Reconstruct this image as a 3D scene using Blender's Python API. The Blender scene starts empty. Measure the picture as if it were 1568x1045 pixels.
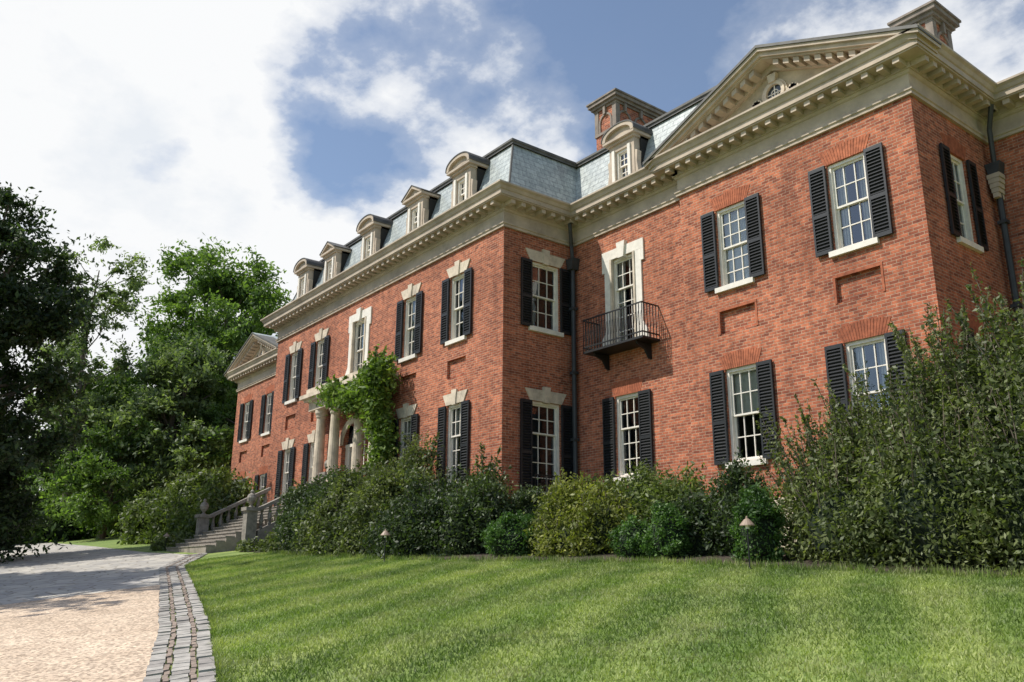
import bpy, math, random
import numpy as np
from mathutils import Vector, Matrix
rng=np.random.default_rng(7); random.seed(7)
scene=bpy.context.scene
COL=scene.collection
# ------------------------------------------------------------------ materials
def newmat(n):
    m=bpy.data.materials.new(n); m.use_nodes=True; nt=m.node_tree
    return m,nt,nt.nodes['Principled BSDF']
def N(nt,t,**k):
    n=nt.nodes.new(t)
    for a,b in k.items(): setattr(n,a,b)
    return n
def ramp(nt,fac,stops):
    r=N(nt,'ShaderNodeValToRGB'); e=r.color_ramp.elements
    while len(e)<len(stops): e.new(.5)
    for i,(p,c) in enumerate(stops): e[i].position=p; e[i].color=(*c,1)
    nt.links.new(fac,r.inputs[0]); return r.outputs[0]
def mixc(nt,f,a,b,bt='MIX'):
    m=N(nt,'ShaderNodeMix',data_type='RGBA',blend_type=bt)
    for s,v in ((m.inputs[0],f),(m.inputs[6],a),(m.inputs[7],b)):
        if hasattr(v,'links') or hasattr(v,'is_linked'): nt.links.new(v,s)
        elif isinstance(v,(int,float)): s.default_value=v
        else: s.default_value=(*v,1)
    return m.outputs[2]
def noise(nt,vec,sc,det=4,rough=.55):
    n=N(nt,'ShaderNodeTexNoise'); n.inputs['Scale'].default_value=sc; n.inputs['Detail'].default_value=det; n.inputs['Roughness'].default_value=rough
    nt.links.new(vec,n.inputs['Vector']); return n.outputs['Fac']
def bump(nt,p,h,st,dist=.02):
    b=N(nt,'ShaderNodeBump'); b.inputs['Strength'].default_value=st; b.inputs['Distance'].default_value=dist
    nt.links.new(h,b.inputs['Height']); nt.links.new(b.outputs[0],p.inputs['Normal'])
def pos(nt): return N(nt,'ShaderNodeNewGeometry').outputs['Position']
def wallvec(nt):
    g=N(nt,'ShaderNodeNewGeometry'); s=N(nt,'ShaderNodeSeparateXYZ'); nt.links.new(g.outputs['Position'],s.inputs[0])
    n=N(nt,'ShaderNodeSeparateXYZ'); nt.links.new(g.outputs['True Normal'],n.inputs[0])
    ab=N(nt,'ShaderNodeMath',operation='ABSOLUTE'); nt.links.new(n.outputs[0],ab.inputs[0])
    gt=N(nt,'ShaderNodeMath',operation='GREATER_THAN'); nt.links.new(ab.outputs[0],gt.inputs[0]); gt.inputs[1].default_value=.7
    mx=N(nt,'ShaderNodeMix',data_type='FLOAT'); nt.links.new(gt.outputs[0],mx.inputs[0]); nt.links.new(s.outputs[0],mx.inputs[2]); nt.links.new(s.outputs[1],mx.inputs[3])
    c=N(nt,'ShaderNodeCombineXYZ'); nt.links.new(mx.outputs[0],c.inputs[0]); nt.links.new(s.outputs[2],c.inputs[1]); return c.outputs[0],g.outputs['Position']
def brickmat(name,c1,c2,mort,bw=.215,bh=.072,ms=.008,stain=(.72,.68,.66),dark=True):
    m,nt,p=newmat(name); v,P=wallvec(nt)
    b=N(nt,'ShaderNodeTexBrick'); nt.links.new(v,b.inputs['Vector'])
    b.inputs['Scale'].default_value=1; b.inputs['Brick Width'].default_value=bw; b.inputs['Row Height'].default_value=bh
    b.inputs['Mortar Size'].default_value=ms; b.inputs['Color1'].default_value=(*c1,1); b.inputs['Color2'].default_value=(*c2,1); b.inputs['Mortar'].default_value=(*mort,1)
    b.inputs['Mortar Smooth'].default_value=.3; b.inputs['Bias'].default_value=-.15
    f=noise(nt,P,.45,5,.65); st=ramp(nt,f,[(.3,stain),(.62,(1.1,1.06,1.02))])
    c=mixc(nt,1,b.outputs['Color'],st,'MULTIPLY')
    f2=noise(nt,P,10,3); c=mixc(nt,1,c,ramp(nt,f2,[(.3,(.70,.70,.72)),(.7,(1.22,1.19,1.15))]),'MULTIPLY')
    if dark:
        mp=N(nt,'ShaderNodeMapping'); mp.inputs['Scale'].default_value=(2.2,.25,1); nt.links.new(v,mp.inputs[0])
        c=mixc(nt,1,c,ramp(nt,noise(nt,mp.outputs[0],1.3,4,.6),[(.32,(.78,.77,.78)),(.5,(1,1,1))]),'MULTIPLY')
    nt.links.new(c,p.inputs['Base Color']); p.inputs['Roughness'].default_value=.9; p.inputs['Specular IOR Level'].default_value=.25
    inv=N(nt,'ShaderNodeMath',operation='SUBTRACT'); inv.inputs[0].default_value=1; nt.links.new(b.outputs['Fac'],inv.inputs[1])
    bump(nt,p,inv.outputs[0],.6,.012); return m
M_brick=brickmat('red_brick',(.50,.168,.092),(.205,.062,.042),(.44,.31,.23))
M_rub=brickmat('rubbed_brick',(.45,.16,.09),(.32,.108,.062),(.41,.155,.09),bw=1.3,bh=1.1,ms=.001)
def stone(name,c,var=.2,rough=.8,sc=3):
    m,nt,p=newmat(name); P=pos(nt); f=noise(nt,P,sc,6,.65)
    a=tuple(x*(1-var) for x in c); b=tuple(min(1,x*(1+var*.5)) for x in c)
    cc=ramp(nt,f,[(.3,a),(.65,b)])
    nt.links.new(cc,p.inputs['Base Color']); p.inputs['Roughness'].default_value=rough; bump(nt,p,noise(nt,P,40,3),.2,.01); return m
M_stone=stone('limestone',(.60,.51,.40),.35)
M_cornice=stone('cornice_paint',(.47,.385,.30),.28,sc=1.6)
M_white=stone('white_paint',(.77,.72,.64),.14,.5,5)
M_dark=stone('shutter_paint',(.013,.015,.018),.3,.5,12)
M_iron=stone('black_iron',(.012,.012,.013),.3,.5)
M_lead=stone('lead_pipe',(.04,.043,.047),.3,.55)
M_capping=stone('dark_metal_roof',(.10,.095,.085),.4,.6)
M_ledroof=stone('dormer_lead',(.075,.07,.065),.4,.55)
M_steps=stone('step_stone',(.27,.235,.20),.4)
M_bal=stone('weathered_stone',(.25,.225,.195),.45,sc=6)
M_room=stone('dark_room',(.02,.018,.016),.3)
M_curtain=stone('curtain',(.66,.64,.58),.15,.9,6)
M_slate=brickmat('slate',(.45,.51,.52),(.33,.385,.40),(.16,.19,.2),bw=.42,bh=.2,ms=.008,stain=(.8,.8,.78))
M_slate.node_tree.nodes['Principled BSDF'].inputs['Roughness'].default_value=.36
M_slate.node_tree.nodes['Principled BSDF'].inputs['Specular IOR Level'].default_value=.6
m,nt,p=newmat('window_glass'); M_glass=m
tr=N(nt,'ShaderNodeBsdfTransparent'); gl=N(nt,'ShaderNodeBsdfGlossy'); gl.inputs['Roughness'].default_value=.02; mx=N(nt,'ShaderNodeMixShader'); fr=N(nt,'ShaderNodeFresnel'); fr.inputs[0].default_value=1.5
ad=N(nt,'ShaderNodeMath',operation='ADD'); ad.inputs[1].default_value=.10; nt.links.new(fr.outputs[0],ad.inputs[0]); nt.links.new(ad.outputs[0],mx.inputs[0])
tr.inputs[0].default_value=(.8,.84,.84,1); gl.inputs[0].default_value=(.9,.95,1,1)
bn=N(nt,'ShaderNodeBump'); bn.inputs['Strength'].default_value=.4; bn.inputs['Distance'].default_value=.014; nt.links.new(noise(nt,pos(nt),3,2),bn.inputs['Height']); nt.links.new(bn.outputs[0],gl.inputs['Normal'])
nt.links.new(tr.outputs[0],mx.inputs[1]); nt.links.new(gl.outputs[0],mx.inputs[2]); nt.links.new(mx.outputs[0],nt.nodes['Material Output'].inputs[0])
def stripes(nt,P,lo,hi):
    mp=N(nt,'ShaderNodeMapping'); mp.inputs['Rotation'].default_value=(0,0,math.radians(-30)); nt.links.new(P,mp.inputs[0])
    w=N(nt,'ShaderNodeTexWave'); w.inputs['Scale'].default_value=.25; w.inputs['Distortion'].default_value=2.8; w.inputs['Detail'].default_value=4; w.inputs['Detail Scale'].default_value=1.3; w.inputs['Detail Roughness'].default_value=.68; nt.links.new(mp.outputs[0],w.inputs['Vector'])
    return ramp(nt,w.outputs['Fac'],[(.2,lo),(.8,hi)])
def leafmat(name,c1,c2,tl=.35,scale=1.2,lawn=False):
    m,nt,p=newmat(name); g=N(nt,'ShaderNodeNewGeometry')
    r=g.outputs['Random Per Island']; f=noise(nt,g.outputs['Position'],scale,2)
    c=ramp(nt,r,[(0,tuple(x*.55 for x in c1)),(.5,c1),(1,c2)])
    c=mixc(nt,1,c,ramp(nt,f,[(.35,(.6,.65,.6)),(.65,(1.25,1.2,1.1))]),'MULTIPLY')
    if lawn:
        c=mixc(nt,1,c,stripes(nt,g.outputs['Position'],(.76,.84,.72),(1.22,1.13,1.36)),'MULTIPLY')
        dry=ramp(nt,noise(nt,g.outputs['Position'],1.1,5,.65),[(.5,(0,0,0)),(.72,(.7,.7,.7))])
        c=mixc(nt,dry,c,(.36,.36,.18))
    nt.links.new(c,p.inputs['Base Color']); p.inputs['Roughness'].default_value=.55
    t=N(nt,'ShaderNodeBsdfTranslucent'); t2=mixc(nt,1,c,(1.3,1.5,.6),'MULTIPLY'); nt.links.new(t2,t.inputs[0])
    mx=N(nt,'ShaderNodeMixShader'); mx.inputs[0].default_value=tl
    nt.links.new(p.outputs[0],mx.inputs[1]); nt.links.new(t.outputs[0],mx.inputs[2]); nt.links.new(mx.outputs[0],nt.nodes['Material Output'].inputs[0]); return m
L_dark=leafmat('leaf_dark',(.055,.085,.035),(.095,.14,.055))
L_box=leafmat('leaf_boxwood',(.065,.145,.035),(.12,.22,.05))
L_yel=leafmat('leaf_yellowgreen',(.18,.21,.045),(.29,.30,.08))
L_wil=leafmat('leaf_willow',(.11,.14,.05),(.20,.235,.10))
L_hedge=leafmat('leaf_hedge',(.11,.155,.045),(.19,.23,.075))
L_tree=leafmat('leaf_tree',(.13,.21,.055),(.21,.31,.085),.42,.35)
L_tree2=leafmat('leaf_tree_light',(.16,.215,.095),(.25,.31,.145),.4,.35)
L_deep=leafmat('leaf_deep',(.04,.07,.025),(.075,.118,.04),.3,.35)
L_vine=leafmat('leaf_vine',(.15,.24,.045),(.27,.36,.08))
L_grass=leafmat('grass_blade',(.21,.285,.07),(.33,.40,.125),.34,.5,True)
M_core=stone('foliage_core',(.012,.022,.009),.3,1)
M_bark=stone('bark',(.13,.105,.08),.45,.95,5)
# ------------------------------------------------------------------ mesh builder
def empty(n,loc=(0,0,0)):
    e=bpy.data.objects.new(n,None); e.location=loc; COL.objects.link(e); return e
class MB:
    def __init__(s): s.v=[];s.f=[];s.m=[];s.mats=[]
    def mi(s,m):
        if m not in s.mats: s.mats.append(m)
        return s.mats.index(m)
    def poly(s,pts,m):
        b=len(s.v); s.v+= [tuple(p) for p in pts]; s.f.append(tuple(range(b,b+len(pts)))); s.m.append(s.mi(m))
    def box(s,fr,u0,u1,d0,d1,z0,z1,m): s.prism(fr,[(u0,z0),(u1,z0),(u1,z1),(u0,z1)],d0,d1,m)
    def prism(s,fr,pts,d0,d1,m):
        b=len(s.v); n=len(pts); i=s.mi(m)
        s.v+= [fr(u,d0,z) for u,z in pts]+[fr(u,d1,z) for u,z in pts]
        s.f.append(tuple(range(b,b+n))); s.m.append(i)
        s.f.append(tuple(range(b+2*n-1,b+n-1,-1))); s.m.append(i)
        for k in range(n):
            a=b+k; c=b+(k+1)%n; s.f.append((a,a+n,c+n,c)); s.m.append(i)
    def lathe(s,c,prof,m,seg=12):
        b=len(s.v);i=s.mi(m)
        for r,z in prof:
            for k in range(seg):
                a=2*math.pi*k/seg; s.v.append((c[0]+r*math.cos(a),c[1]+r*math.sin(a),c[2]+z))
        for j in range(len(prof)-1):
            for k in range(seg):
                s.f.append((b+j*seg+k,b+j*seg+(k+1)%seg,b+(j+1)*seg+(k+1)%seg,b+(j+1)*seg+k)); s.m.append(i)
        s.f.append(tuple(b+(len(prof)-1)*seg+k for k in range(seg))); s.m.append(i)
    def tube(s,pts,rad,m,seg=7):
        b=len(s.v);i=s.mi(m); n=len(pts); P=[Vector(p) for p in pts]
        for j in range(n):
            d=(P[min(j+1,n-1)]-P[max(j-1,0)]).normalized()
            a=d.orthogonal().normalized(); c=d.cross(a); r=rad[j] if hasattr(rad,'__len__') else rad
            for k in range(seg):
                t=2*math.pi*k/seg; s.v.append(tuple(P[j]+a*r*math.cos(t)+c*r*math.sin(t)))
        for j in range(n-1):
            for k in range(seg):
                s.f.append((b+j*seg+k,b+j*seg+(k+1)%seg,b+(j+1)*seg+(k+1)%seg,b+(j+1)*seg+k)); s.m.append(i)
    def obj(s,name,parent=None,smooth=False):
        me=bpy.data.meshes.new(name); me.from_pydata(s.v,[],s.f)
        for m in s.mats: me.materials.append(m)
        me.polygons.foreach_set('material_index',s.m); me.update()
        if smooth: me.polygons.foreach_set('use_smooth',[True]*len(s.f))
        o=bpy.data.objects.new(name,me); COL.objects.link(o)
        if parent: o.parent=parent
        return o
def FY(y0): return lambda u,d,z:(u,y0+d,z)
def FX(x0): return lambda u,d,z:(x0-d,u,z)
W0=lambda u,d,z:(u,d,z)
# ------------------------------------------------------------------ terrain
def gz(x,y):
    x=np.clip(x,-70,12); y=np.clip(y,-8,14)
    return -1.6-.035*x+.127*y
ys_r=[(-60,10.3),(-45,9.9),(-34,9.3),(-28.5,9.5),(-26.5,8.6),(-23.8,7.35),(-17.8,5.72),(-11.8,4.05),(-8.2,2.92),(-4,1.5),(2,-.8),(8,-3.4)]
def band_y(x): return np.interp(x,[a for a,b in ys_r],[b for a,b in ys_r])
def bed_y(x): return np.interp(x,[-28,-25,-21.4,-17.5,-13.3,-10.2,-8.1,-4.7,4],[10.3,10.25,10.3,10.3,11.1,11.5,11.4,11.4,11.5])+.06*np.sin(x*5.1)+.05*np.sin(x*11.7)
def sheet(name,xs,ylo,yhi,ny,off,mat):
    mb=MB(); 
    for i in range(len(xs)-1):
        for j in range(ny):
            q=[]
            for (x,t) in ((xs[i],j/ny),(xs[i+1],j/ny),(xs[i+1],(j+1)/ny),(xs[i],(j+1)/ny)):
                y=ylo(x)+(yhi(x)-ylo(x))*t; q.append((x,y,float(gz(x,y))+off))
            mb.poly(q,mat)
    return mb.obj(name)
def groundmat(name,stops,sc,det=6,bs=.5,extra=None):
    m,nt,p=newmat(name); P=pos(nt); c=ramp(nt,noise(nt,P,sc,det,.7),stops)
    if extra: c=extra(nt,P,c)
    nt.links.new(c,p.inputs['Base Color']); p.inputs['Roughness'].default_value=.95; bump(nt,p,noise(nt,P,sc*3,4),bs,.02); return m
def lawnx(nt,P,c):
    c=mixc(nt,1,c,stripes(nt,P,(.78,.84,.76),(1.18,1.12,1.3)),'MULTIPLY')
    f=noise(nt,P,.35,4); return mixc(nt,1,c,ramp(nt,f,[(.3,(.75,.85,.75)),(.65,(1.2,1.1,1.05))]),'MULTIPLY')
M_lawn=groundmat('lawn_grass',[(.3,(.12,.185,.038)),(.7,(.22,.29,.075))],9,8,.6,lawnx)
xs=[-400,-200,-110,-70]+list(np.arange(-66,13,2))+[12.5,60,200,400]; ysg=[-400,-150,-60,-8]+list(np.arange(-7,14,1))+[14,20,40,100,250,500]
mb=MB()
for i in range(len(xs)-1):
    for j in range(len(ysg)-1):
        mb.poly([(x,y,float(gz(x,y))) for x,y in ((xs[i],ysg[j]),(xs[i+1],ysg[j]),(xs[i+1],ysg[j+1]),(xs[i],ysg[j+1]))],M_lawn)
mb.obj('lawn_ground')
def gravx(nt,P,c):
    v=N(nt,'ShaderNodeTexVoronoi'); v.inputs['Scale'].default_value=30; nt.links.new(P,v.inputs['Vector'])
    s=N(nt,'ShaderNodeSeparateColor'); nt.links.new(v.outputs['Color'],s.inputs[0])
    c=mixc(nt,1,c,ramp(nt,s.outputs[0],[(0,(.5,.47,.45)),(.5,(.95,.95,.95)),(1,(1.35,1.33,1.3))]),'MULTIPLY')
    return mixc(nt,1,c,ramp(nt,noise(nt,P,.6,5,.6),[(.3,(.84,.82,.80)),(.65,(1.08,1.08,1.08))]),'MULTIPLY')
M_gravel=groundmat('gravel',[(.3,(.45,.35,.26)),(.7,(.58,.47,.36))],1.5,6,.9,gravx)
def cobx(nt,P,c):
    v=N(nt,'ShaderNodeTexVoronoi',feature='DISTANCE_TO_EDGE'); v.inputs['Scale'].default_value=2.2; nt.links.new(P,v.inputs['Vector'])
    v2=N(nt,'ShaderNodeTexVoronoi'); v2.inputs['Scale'].default_value=2.2; nt.links.new(P,v2.inputs['Vector'])
    s=N(nt,'ShaderNodeSeparateColor'); nt.links.new(v2.outputs['Color'],s.inputs[0])
    c=mixc(nt,1,c,ramp(nt,s.outputs[0],[(0,(.8,.8,.82)),(1,(1.2,1.18,1.12))]),'MULTIPLY')
    return mixc(nt,1,c,ramp(nt,v.outputs['Distance'],[(.01,(.55,.52,.47)),(.06,(1,1,1))]),'MULTIPLY')
M_cob=groundmat('paving',[(.3,(.34,.325,.30)),(.7,(.45,.43,.40))],2,6,.5,cobx)
bl=lambda x: band_y(x)-.62
sheet('gravel_drive',list(np.arange(-19,9,1.0)),lambda x:-8+0*x,bl,1,.012,M_gravel)
sheet('paved_driveway',list(np.arange(-61,-18.5,1.5)),lambda x:-8+0*x,lambda x:band_y(x)-.3,1,.010,M_cob)
M_soil=groundmat('soil',[(.3,(.03,.022,.015)),(.7,(.07,.05,.035))],6)
sheet('planting_bed',list(np.arange(-28,4,.25)),bed_y,lambda x:13.9+0*x,1,.012,M_soil)
M_cobA=stone('granite_sett',(.36,.34,.31),.4,.9,5); M_cobC=stone('granite_sett_dark',(.27,.25,.23),.4,.9,5); M_cobB=stone('brick_sett',(.27,.21,.17),.4,.9,6)
mb=MB(); 
xa=np.linspace(-29,8,3000); ya=band_y(xa); seg=np.hypot(np.diff(xa),np.diff(ya)); S=np.concatenate([[0],np.cumsum(seg)])
s=0
while s<S[-1]-.3:
    for r,(o0,o1,mt) in enumerate(((0,.15,M_cobA),(.165,.215,M_cobB),(.23,.39,M_cobA),(.405,.455,M_cobB),(.47,.62,M_cobA))):
        if mt is M_cobA and random.random()<.35: mt=M_cobC
        L=.185+random.uniform(-.025,.01); ss=s+(.09 if r%2 else 0)+random.uniform(-.01,.01); j0=random.uniform(-.012,.012)
        x0,y0=np.interp(ss,S,xa),np.interp(ss,S,ya); x1,y1=np.interp(ss+L,S,xa),np.interp(ss+L,S,ya)
        dx,dy=(x1-x0),(y1-y0); l=math.hypot(dx,dy); nx,ny=dy/l,-dx/l; o0+=j0;o1+=j0
        q=[(x0+nx*o0,y0+ny*o0),(x0+nx*o1,y0+ny*o1),(x1+nx*o1,y1+ny*o1),(x1+nx*o0,y1+ny*o0)]
        h=.03+random.uniform(-.008,.008); b=len(mb.v); i=mb.mi(mt)
        mb.v+=[(a,c,float(gz(a,c))-.02) for a,c in q]+[(a,c,float(gz(a,c))+h+random.uniform(-.004,.004)) for a,c in q]
        mb.f+=[(b+4,b+5,b+6,b+7),(b,b+1,b+5,b+4),(b+1,b+2,b+6,b+5),(b+2,b+3,b+7,b+6),(b+3,b,b+4,b+7)]; mb.m+=[i]*5
    s+=.205
mb.obj('cobble_edging')
# ------------------------------------------------------------------ mansion
house=empty('brick_mansion')
XL0,XL1,XA,XB,XE,XF,XG=-46.9,-40.3,-18.6,-35.26,-14.0,-7.55,4.0
YM,YR,YW,YG=13.96,16.66,16.45,19.96
ZB,ZT,ZB0=7.0,9.1,0.2
walls=MB(); win=MB(); glass=MB(); trim=MB(); shut=MB(); inner=MB()
def wall(fr,u0,u1,z0,z1,holes,mat=M_brick):
    us=sorted({u0,u1,*[h[0] for h in holes],*[h[1] for h in holes]}); zs=sorted({z0,z1,*[h[2] for h in holes],*[h[3] for h in holes]})
    for i in range(len(us)-1):
        for j in range(len(zs)-1):
            uc=(us[i]+us[i+1])/2; zc=(zs[j]+zs[j+1])/2
            if any(h[0]<uc<h[1] and h[2]<zc<h[3] for h in holes): continue
            walls.poly([fr(us[i],0,zs[j]),fr(us[i+1],0,zs[j]),fr(us[i+1],0,zs[j+1]),fr(us[i],0,zs[j+1])],mat)
    for h in holes:
        a,b,c,d=h[:4]; D=h[4] if len(h)>4 else .22
        for q in ([(a,0,c),(a,D,c),(a,D,d),(a,0,d)],[(b,0,d),(b,D,d),(b,D,c),(b,0,c)],[(a,0,d),(a,D,d),(b,D,d),(b,0,d)],[(b,0,c),(b,D,c),(a,D,c),(a,0,c)]):
            walls.poly([fr(*t) for t in q],mat)
        if len(h)>4: walls.poly([fr(a,D,c),fr(b,D,c),fr(b,D,d),fr(a,D,d)],mat)
def window(fr,uc,w,z0,z1,cols=3,rows=(2,2),cur=0,sw=.38,shutters=True,lint='key',sill=True):
    a,b=uc-w/2,uc+w/2
    c=.075
    for q in ((a,a+c,z0,z1),(b-c,b,z0,z1)): win.box(fr,q[0],q[1],.05,.2,q[2],q[3],M_white)
    win.box(fr,a+c,b-c,.05,.2,z1-c,z1,M_white); win.box(fr,a+c,b-c,.05,.2,z0,z0+.06,M_white)
    ia,ib,iz0,iz1=a+c,b-c,z0+.06,z1-c; zm=iz0+(iz1-iz0)*rows[1]/(sum(rows)); s=.045
    for (y0,y1,za,zb,nr) in ((.10,.14,zm-.02,iz1,rows[0]),(.145,.185,iz0,zm+.02,rows[1])):
        win.box(fr,ia,ia+s,y0,y1,za,zb,M_white); win.box(fr,ib-s,ib,y0,y1,za,zb,M_white)
        win.box(fr,ia+s,ib-s,y0,y1,zb-s,zb,M_white); win.box(fr,ia+s,ib-s,y0,y1,za,za+s,M_white)
        for k in range(1,cols):
            u=ia+(ib-ia)*k/cols; win.box(fr,u-.012,u+.012,y0+.005,y1-.008,za+s,zb-s,M_white)
        for k in range(1,nr):
            z=za+(zb-za)*k/nr; win.box(fr,ia+s,ib-s,y0+.008,y1-.01,z-.012,z+.012,M_white)
        glass.poly([fr(ia,y1-.012,za),fr(ib,y1-.012,za),fr(ib,y1-.012,zb),fr(ia,y1-.012,zb)],M_glass)
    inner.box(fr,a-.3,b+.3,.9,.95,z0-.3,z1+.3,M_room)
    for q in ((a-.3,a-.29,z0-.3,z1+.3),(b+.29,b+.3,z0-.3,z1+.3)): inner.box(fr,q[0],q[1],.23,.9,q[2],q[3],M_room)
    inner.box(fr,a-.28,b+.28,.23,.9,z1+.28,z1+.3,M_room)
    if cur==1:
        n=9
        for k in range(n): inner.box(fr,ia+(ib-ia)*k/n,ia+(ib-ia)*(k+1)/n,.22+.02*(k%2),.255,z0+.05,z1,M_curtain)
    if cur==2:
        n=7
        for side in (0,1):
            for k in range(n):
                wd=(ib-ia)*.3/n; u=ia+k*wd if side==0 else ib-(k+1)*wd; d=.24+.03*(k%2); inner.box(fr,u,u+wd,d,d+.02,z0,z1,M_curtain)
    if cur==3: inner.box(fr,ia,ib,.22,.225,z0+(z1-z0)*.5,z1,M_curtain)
    if sill: trim.box(fr,a-.1,b+.1,-.09,.12,z0-.13,z0-.003,M_white)
    if shutters:
        for u0 in (a-sw-.01,b+.01):
            u1=u0+sw; f=.045; z_0=z0-.02; z_1=z1-.01; zmid=z_0+(z_1-z_0)*.42
            for q in ((u0,u0+f,z_0,z_1),(u1-f,u1,z_0,z_1)): shut.box(fr,q[0],q[1],-.085,-.03,q[2],q[3],M_dark)
            for zz in (z_0,zmid,z_1-.09): shut.box(fr,u0+f,u1-f,-.085,-.03,zz,zz+.09,M_dark)
            shut.box(fr,u0+f,u1-f,-.036,-.031,z_0+.09,z_1-.09,M_dark)
            for (za,zb) in ((z_0+.09,zmid),(zmid+.09,z_1-.09)):
                n=int((zb-za)/.075)
                for k in range(n):
                    zc=za+(k+.5)*(zb-za)/n
                    b0=len(shut.v); i=shut.mi(M_dark)
                    P=[fr(u0+f,-.084,zc-.026),fr(u1-f,-.084,zc-.026),fr(u1-f,-.036,zc+.022),fr(u0+f,-.036,zc+.022),
                       fr(u0+f,-.084,zc-.012),fr(u1-f,-.084,zc-.012),fr(u1-f,-.036,zc+.036),fr(u0+f,-.036,zc+.036)]
                    shut.v+=P; shut.f+=[(b0,b0+3,b0+2,b0+1),(b0+4,b0+5,b0+6,b0+7),(b0,b0+1,b0+5,b0+4)]; shut.m+=[i]*3
    if lint=='key':
        h=.40; e=.13; k=.12
        ed=[-w/2-.04,-w/2*.62,-w/2*.3,-k*.75]
        top=[-w/2-.04-e-.06,-w/2*.62-.12,-w/2*.3-.07,-k]
        for sgn in (-1,1):
            for j in range(3):
                pts=[(uc-sgn*ed[j],z1+.003),(uc-sgn*ed[j+1],z1+.003),(uc-sgn*top[j+1],z1+h-.06),(uc-sgn*top[j],z1+h-.06)]
                trim.prism(fr,pts if sgn<0 else pts[::-1],-.035-.004*j,.05,M_stone)
        trim.prism(fr,[(uc-k*.75,z1-.03),(uc+k*.75,z1-.03),(uc+k*1.15,z1+h+.04),(uc-k*1.15,z1+h+.04)],-.075,.05,M_stone)
    if lint=='brick':
        n=17; R=w/2+.03
        for k in range(n):
            t0=-1+2*k/n; t1=-1+2*(k+.84)/n
            def P(t,top): 
                rise=.07*(1-t*t); return (uc+t*(R+(.14 if top else 0)),z1+.004+(.33 if top else 0)+rise*(1 if top else .0))
            trim.prism(fr,[P(t0,0),P(t1,0),P(t1,1),P(t0,1)],-.010,.02,M_rub)
def hole(uc,w,z0,z1): return (uc-w/2,uc+w/2,z0,z1)
def panel(uc,w=1.05): return (uc-w/2,uc+w/2,5.8,6.38,.09)
fM,fR,fW,fG=FY(YM),FY(YR),FY(YW),FY(YG)
mw=[-20.95,-23.80,-30.74,-33.26]; H=[];w=.86
for u in mw:
    H+=[hole(u,w,ZB,ZT),hole(u,w,2.64,4.97),panel(u,1.0)]
    window(fM,u,w,ZB,ZT,cur=[0,2,0,2][mw.index(u)]); window(fM,u,w,2.64,4.97,rows=(2,3),cur=[2,1,0,2][mw.index(u)])
XC=-27.42
H+=[hole(XC,1.05,6.9,9.15),(XC-.85,XC+.85,2.2,5.3)]
window(fM,XC,1.05,6.9,9.15,shutters=False,lint=None,sill=False,cur=2)
wall(fM,XB,XA,ZB0,9.99,H)
def surround(fr,uc,w,z0,z1):
    t=.24
    trim.box(fr,uc-w/2-t,uc-w/2,-.05,.1,z0,z1,M_white); trim.box(fr,uc+w/2,uc+w/2+t,-.05,.1,z0,z1,M_white)
    trim.box(fr,uc-w/2-t-.1,uc+w/2+t+.1,-.052,.1,z1+.002,z1+.30,M_white)
    trim.box(fr,uc-w/2-t-.1,uc-w/2-t-.003,-.05,.1,z1-.35,z1,M_white); trim.box(fr,uc+w/2+t+.003,uc+w/2+t+.1,-.05,.1,z1-.35,z1,M_white)
    trim.prism(fr,[(uc-.11,z1-.06),(uc+.11,z1-.06),(uc+.17,z1+.42),(uc-.17,z1+.42)],-.12,.09,M_white)
    for s in (-1,1): trim.prism(fr,[(uc+s*(w/2+t),z0),(uc+s*(w/2+t+.2),z0),(uc+s*(w/2+t+.16),z0+.3),(uc+s*(w/2+t),z0+.55)][::s],-.05,.05,M_white)
    trim.box(fr,uc-w/2+.0,uc-w/2+.07,-.08,.02,z0,z1,M_stone); trim.box(fr,uc+w/2-.07,uc+w/2,-.08,.02,z0,z1,M_stone)
surround(fM,XC,1.05,6.9,9.15)
fS=FX(XA); uc=15.54
wall(fS,YM,YR,ZB0,9.99,[hole(uc,1.1,7.05,9.12),hole(uc,1.1,2.2,4.85)])
window(fS,uc,1.1,7.05,9.12,sw=.4,cur=0); window(fS,uc,1.1,2.2,4.85,rows=(2,4),sw=.4,cur=0)
for k in range(12): shut.box(fS,uc-.55+k*.1,uc-.535+k*.1,-.2,-.185,2.0,2.7,M_iron)
shut.box(fS,uc-.57,uc+.57,-.21,-.175,2.7,2.73,M_iron); shut.box(fS,uc-.57,uc+.57,-.21,0,1.97,2.0,M_iron)
ur=-16.4
wall(fR,XA,XE,ZB0,9.99,[hole(ur,1.0,6.3,9.0),hole(ur,.95,2.62,4.89)])
window(fR,ur,1.0,6.3,9.0,rows=(2,4),shutters=False,lint=None,sill=False,cur=2); window(fR,ur,.95,2.62,4.89,lint='brick',sw=.44,rows=(2,3))
surround(fR,ur,1.0,6.3,9.0)
walls.poly([(XE,YW,ZB0),(XE,YR,ZB0),(XE,YR,9.99),(XE,YW,9.99)],M_brick)
ww=[-12.36,-9.16]; H=[]
for i,u in enumerate(ww):
    H+=[hole(u,.95,ZB,ZT),hole(u,.95,2.62,4.89),panel(u)]
    window(fW,u,.95,ZB,ZT,lint='brick',sw=.42,cur=[1,2][i],rows=(3,3) if i==0 else (2,2)); window(fW,u,.95,2.62,4.89,lint='brick',sw=.42,cur=[3,2][i],rows=(2,2))
wall(fW,XE,XF,ZB0,9.99,H)
for u in ww:
    for q in ((u-.58,u+.58,6.385,6.45),(u-.58,u-.53,5.8,6.38),(u+.53,u+.58,5.8,6.38),):
        trim.box(fW,q[0],q[1],-.015,.01,q[2],q[3],M_rub)
fE=FX(XF)
H=[hole(18.2,.85,ZB,ZT),hole(18.1,.85,2.62,4.89)]
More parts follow.
